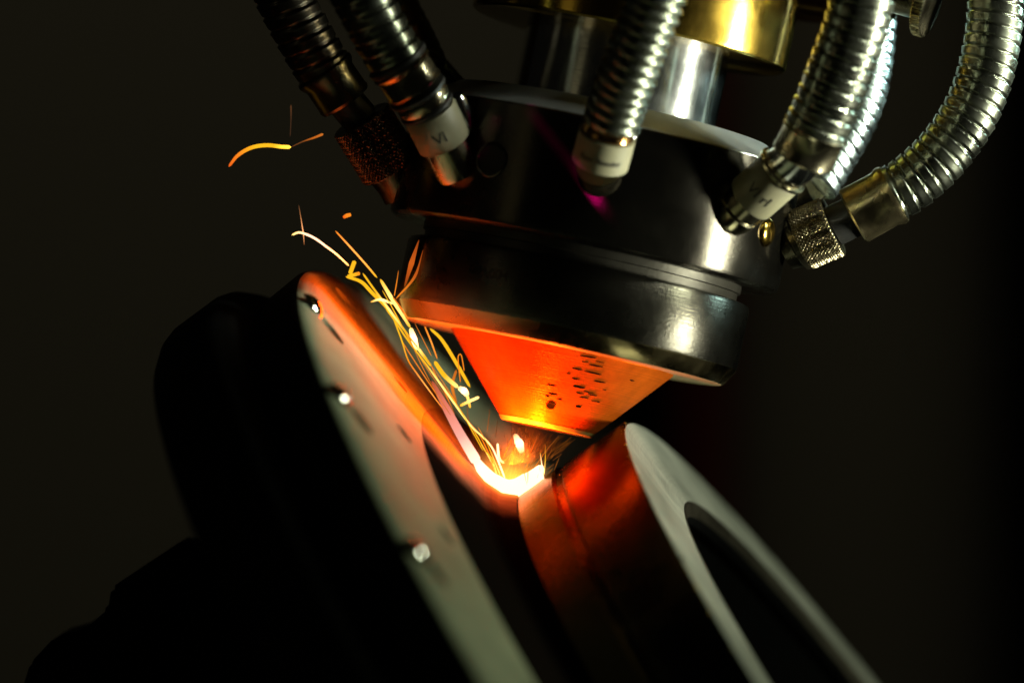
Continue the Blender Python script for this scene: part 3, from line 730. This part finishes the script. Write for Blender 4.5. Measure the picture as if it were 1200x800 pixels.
# powder stream: fine glowing grains falling from the nozzle to the pool
bm = bmesh.new()
tipc = P(640, 502, 0); foc = P(606, 566, -30)
vv, ff, cc = [], [], []
for i in range(190):
    a = random.uniform(0, 2*math.pi); r = 50*math.sqrt(random.uniform(.05, 1))
    A = Mh @ (Vector((r*math.cos(a), r*math.sin(a), -2))*S)
    B = foc + Vector((random.gauss(0, 13), random.gauss(0, 10), random.gauss(0, 3)))*S
    t0 = random.uniform(0, .75); t1 = min(1, t0+random.uniform(.08, .35))
    p0, p1 = A.lerp(B, t0), A.lerp(B, t1)
    k = (.05+.5*(t0**2))*random.uniform(.4, 1.6)
    wv = random.uniform(.22, .55)*S; dz = (p1-p0).normalized(); fr = frame(dz)
    b0 = len(vv)
    for p, ws in ((p0, .3), (p0.lerp(p1, .5), 1), (p1, .3)):
        for q in range(4):
            an = q*math.pi/2; vv.append(p+(fr.col[0]*math.cos(an)+fr.col[1]*math.sin(an))*wv*ws); cc.append((k*1.5, k*.42, k*.05))
    for s_ in range(2):
        for q in range(4): ff.append((b0+s_*4+q, b0+s_*4+(q+1) % 4, b0+s_*4+4+(q+1) % 4, b0+s_*4+4+q))
me = pydata('powder_stream', vv, ff)
ca = me.attributes.new('glow_colour', 'FLOAT_VECTOR', 'POINT')
for i, c in enumerate(cc): ca.data[i].vector = c
tag(link('powder_stream', me, M_spark, None, smooth=False), 'stream of glowing metal powder falling from nozzle tip to pool', 'metal powder', kind='stuff')

# thin haze volume added around the weld for its glow halo
def volume_mat(name, build):
    m = bpy.data.materials.new(name); m.use_nodes = True; nt = m.node_tree; nt.nodes.clear()
    out = nt.nodes.new('ShaderNodeOutputMaterial'); v = nt.nodes.new('ShaderNodeVolumePrincipled')
    nt.links.new(v.outputs[0], out.inputs['Volume']); build(nt, v); return m
def halo(nt, v):
    v.inputs['Color'].default_value = (.9, .8, .6, 1); v.inputs['Anisotropy'].default_value = .2
    tc = nt.nodes.new('ShaderNodeTexCoord'); ln = nt.nodes.new('ShaderNodeVectorMath'); ln.operation = 'LENGTH'
    nt.links.new(tc.outputs['Object'], ln.inputs[0])
    mr = nt.nodes.new('ShaderNodeMapRange'); mr.inputs[1].default_value = 0; mr.inputs[2].default_value = 1
    mr.inputs[3].default_value = 1; mr.inputs[4].default_value = 0
    nt.links.new(ln.outputs['Value'], mr.inputs[0])
    n = nt.nodes.new('ShaderNodeTexNoise'); n.inputs['Scale'].default_value = 2.2; n.inputs['Detail'].default_value = 4
    nt.links.new(tc.outputs['Object'], n.inputs['Vector'])
    a = nt.nodes.new('ShaderNodeMath'); a.operation = 'MULTIPLY'; nt.links.new(mr.outputs[0], a.inputs[0]); nt.links.new(n.outputs[0], a.inputs[1])
    pw = nt.nodes.new('ShaderNodeMath'); pw.operation = 'POWER'; pw.inputs[1].default_value = 3.0; nt.links.new(a.outputs[0], pw.inputs[0]); a = pw
    b = nt.nodes.new('ShaderNodeMath'); b.operation = 'MULTIPLY'; b.inputs[1].default_value = 150; nt.links.new(a.outputs[0], b.inputs[0])
    nt.links.new(b.outputs[0], v.inputs['Density'])
bm = bmesh.new(); bmesh.ops.create_icosphere(bm, subdivisions=3, radius=1)
me = bpy.data.meshes.new('weld_halo'); bm.to_mesh(me); bm.free()
o = link('weld_halo', me, volume_mat('halo', halo), None)
o.location = P(592, 540, -10); o.scale = (95*S, 75*S, 85*S)
tag(o, 'thin haze added around the weld pool for its orange halo', 'haze', kind='stuff')

# glow volume added around the molten pool to stand in for bloom
def bloom(nt, v):
    v.inputs['Density'].default_value = 0.0
    v.inputs['Emission Color'].default_value = (1.0, .30, .03, 1)
    tc = nt.nodes.new('ShaderNodeTexCoord'); ln = nt.nodes.new('ShaderNodeVectorMath'); ln.operation = 'LENGTH'
    nt.links.new(tc.outputs['Object'], ln.inputs[0])
    mr = nt.nodes.new('ShaderNodeMapRange'); mr.inputs[1].default_value = 0; mr.inputs[2].default_value = 1
    mr.inputs[3].default_value = 1; mr.inputs[4].default_value = 0; nt.links.new(ln.outputs['Value'], mr.inputs[0])
    n = nt.nodes.new('ShaderNodeTexNoise'); n.inputs['Scale'].default_value = 3; n.inputs['Detail'].default_value = 4
    nt.links.new(tc.outputs['Object'], n.inputs['Vector'])
    pw = nt.nodes.new('ShaderNodeMath'); pw.operation = 'POWER'; pw.inputs[1].default_value = 2.2; nt.links.new(mr.outputs[0], pw.inputs[0])
    a = nt.nodes.new('ShaderNodeMath'); a.operation = 'MULTIPLY'; nt.links.new(pw.outputs[0], a.inputs[0]); nt.links.new(n.outputs[0], a.inputs[1])
    b = nt.nodes.new('ShaderNodeMath'); b.operation = 'MULTIPLY'; b.inputs[1].default_value = 900; nt.links.new(a.outputs[0], b.inputs[0])
    nt.links.new(b.outputs[0], v.inputs['Emission Strength'])
bm = bmesh.new(); bmesh.ops.create_icosphere(bm, subdivisions=3, radius=1)
me = bpy.data.meshes.new('pool_bloom'); bm.to_mesh(me); bm.free()
o = link('pool_bloom', me, volume_mat('bloom', bloom), None)
o.location = P(598, 563, -50); o.scale = (62*S, 55*S, 44*S); o.rotation_euler = (0, math.radians(20), 0)
tag(o, 'soft orange bloom added around the white weld pool', 'bloom', kind='stuff')
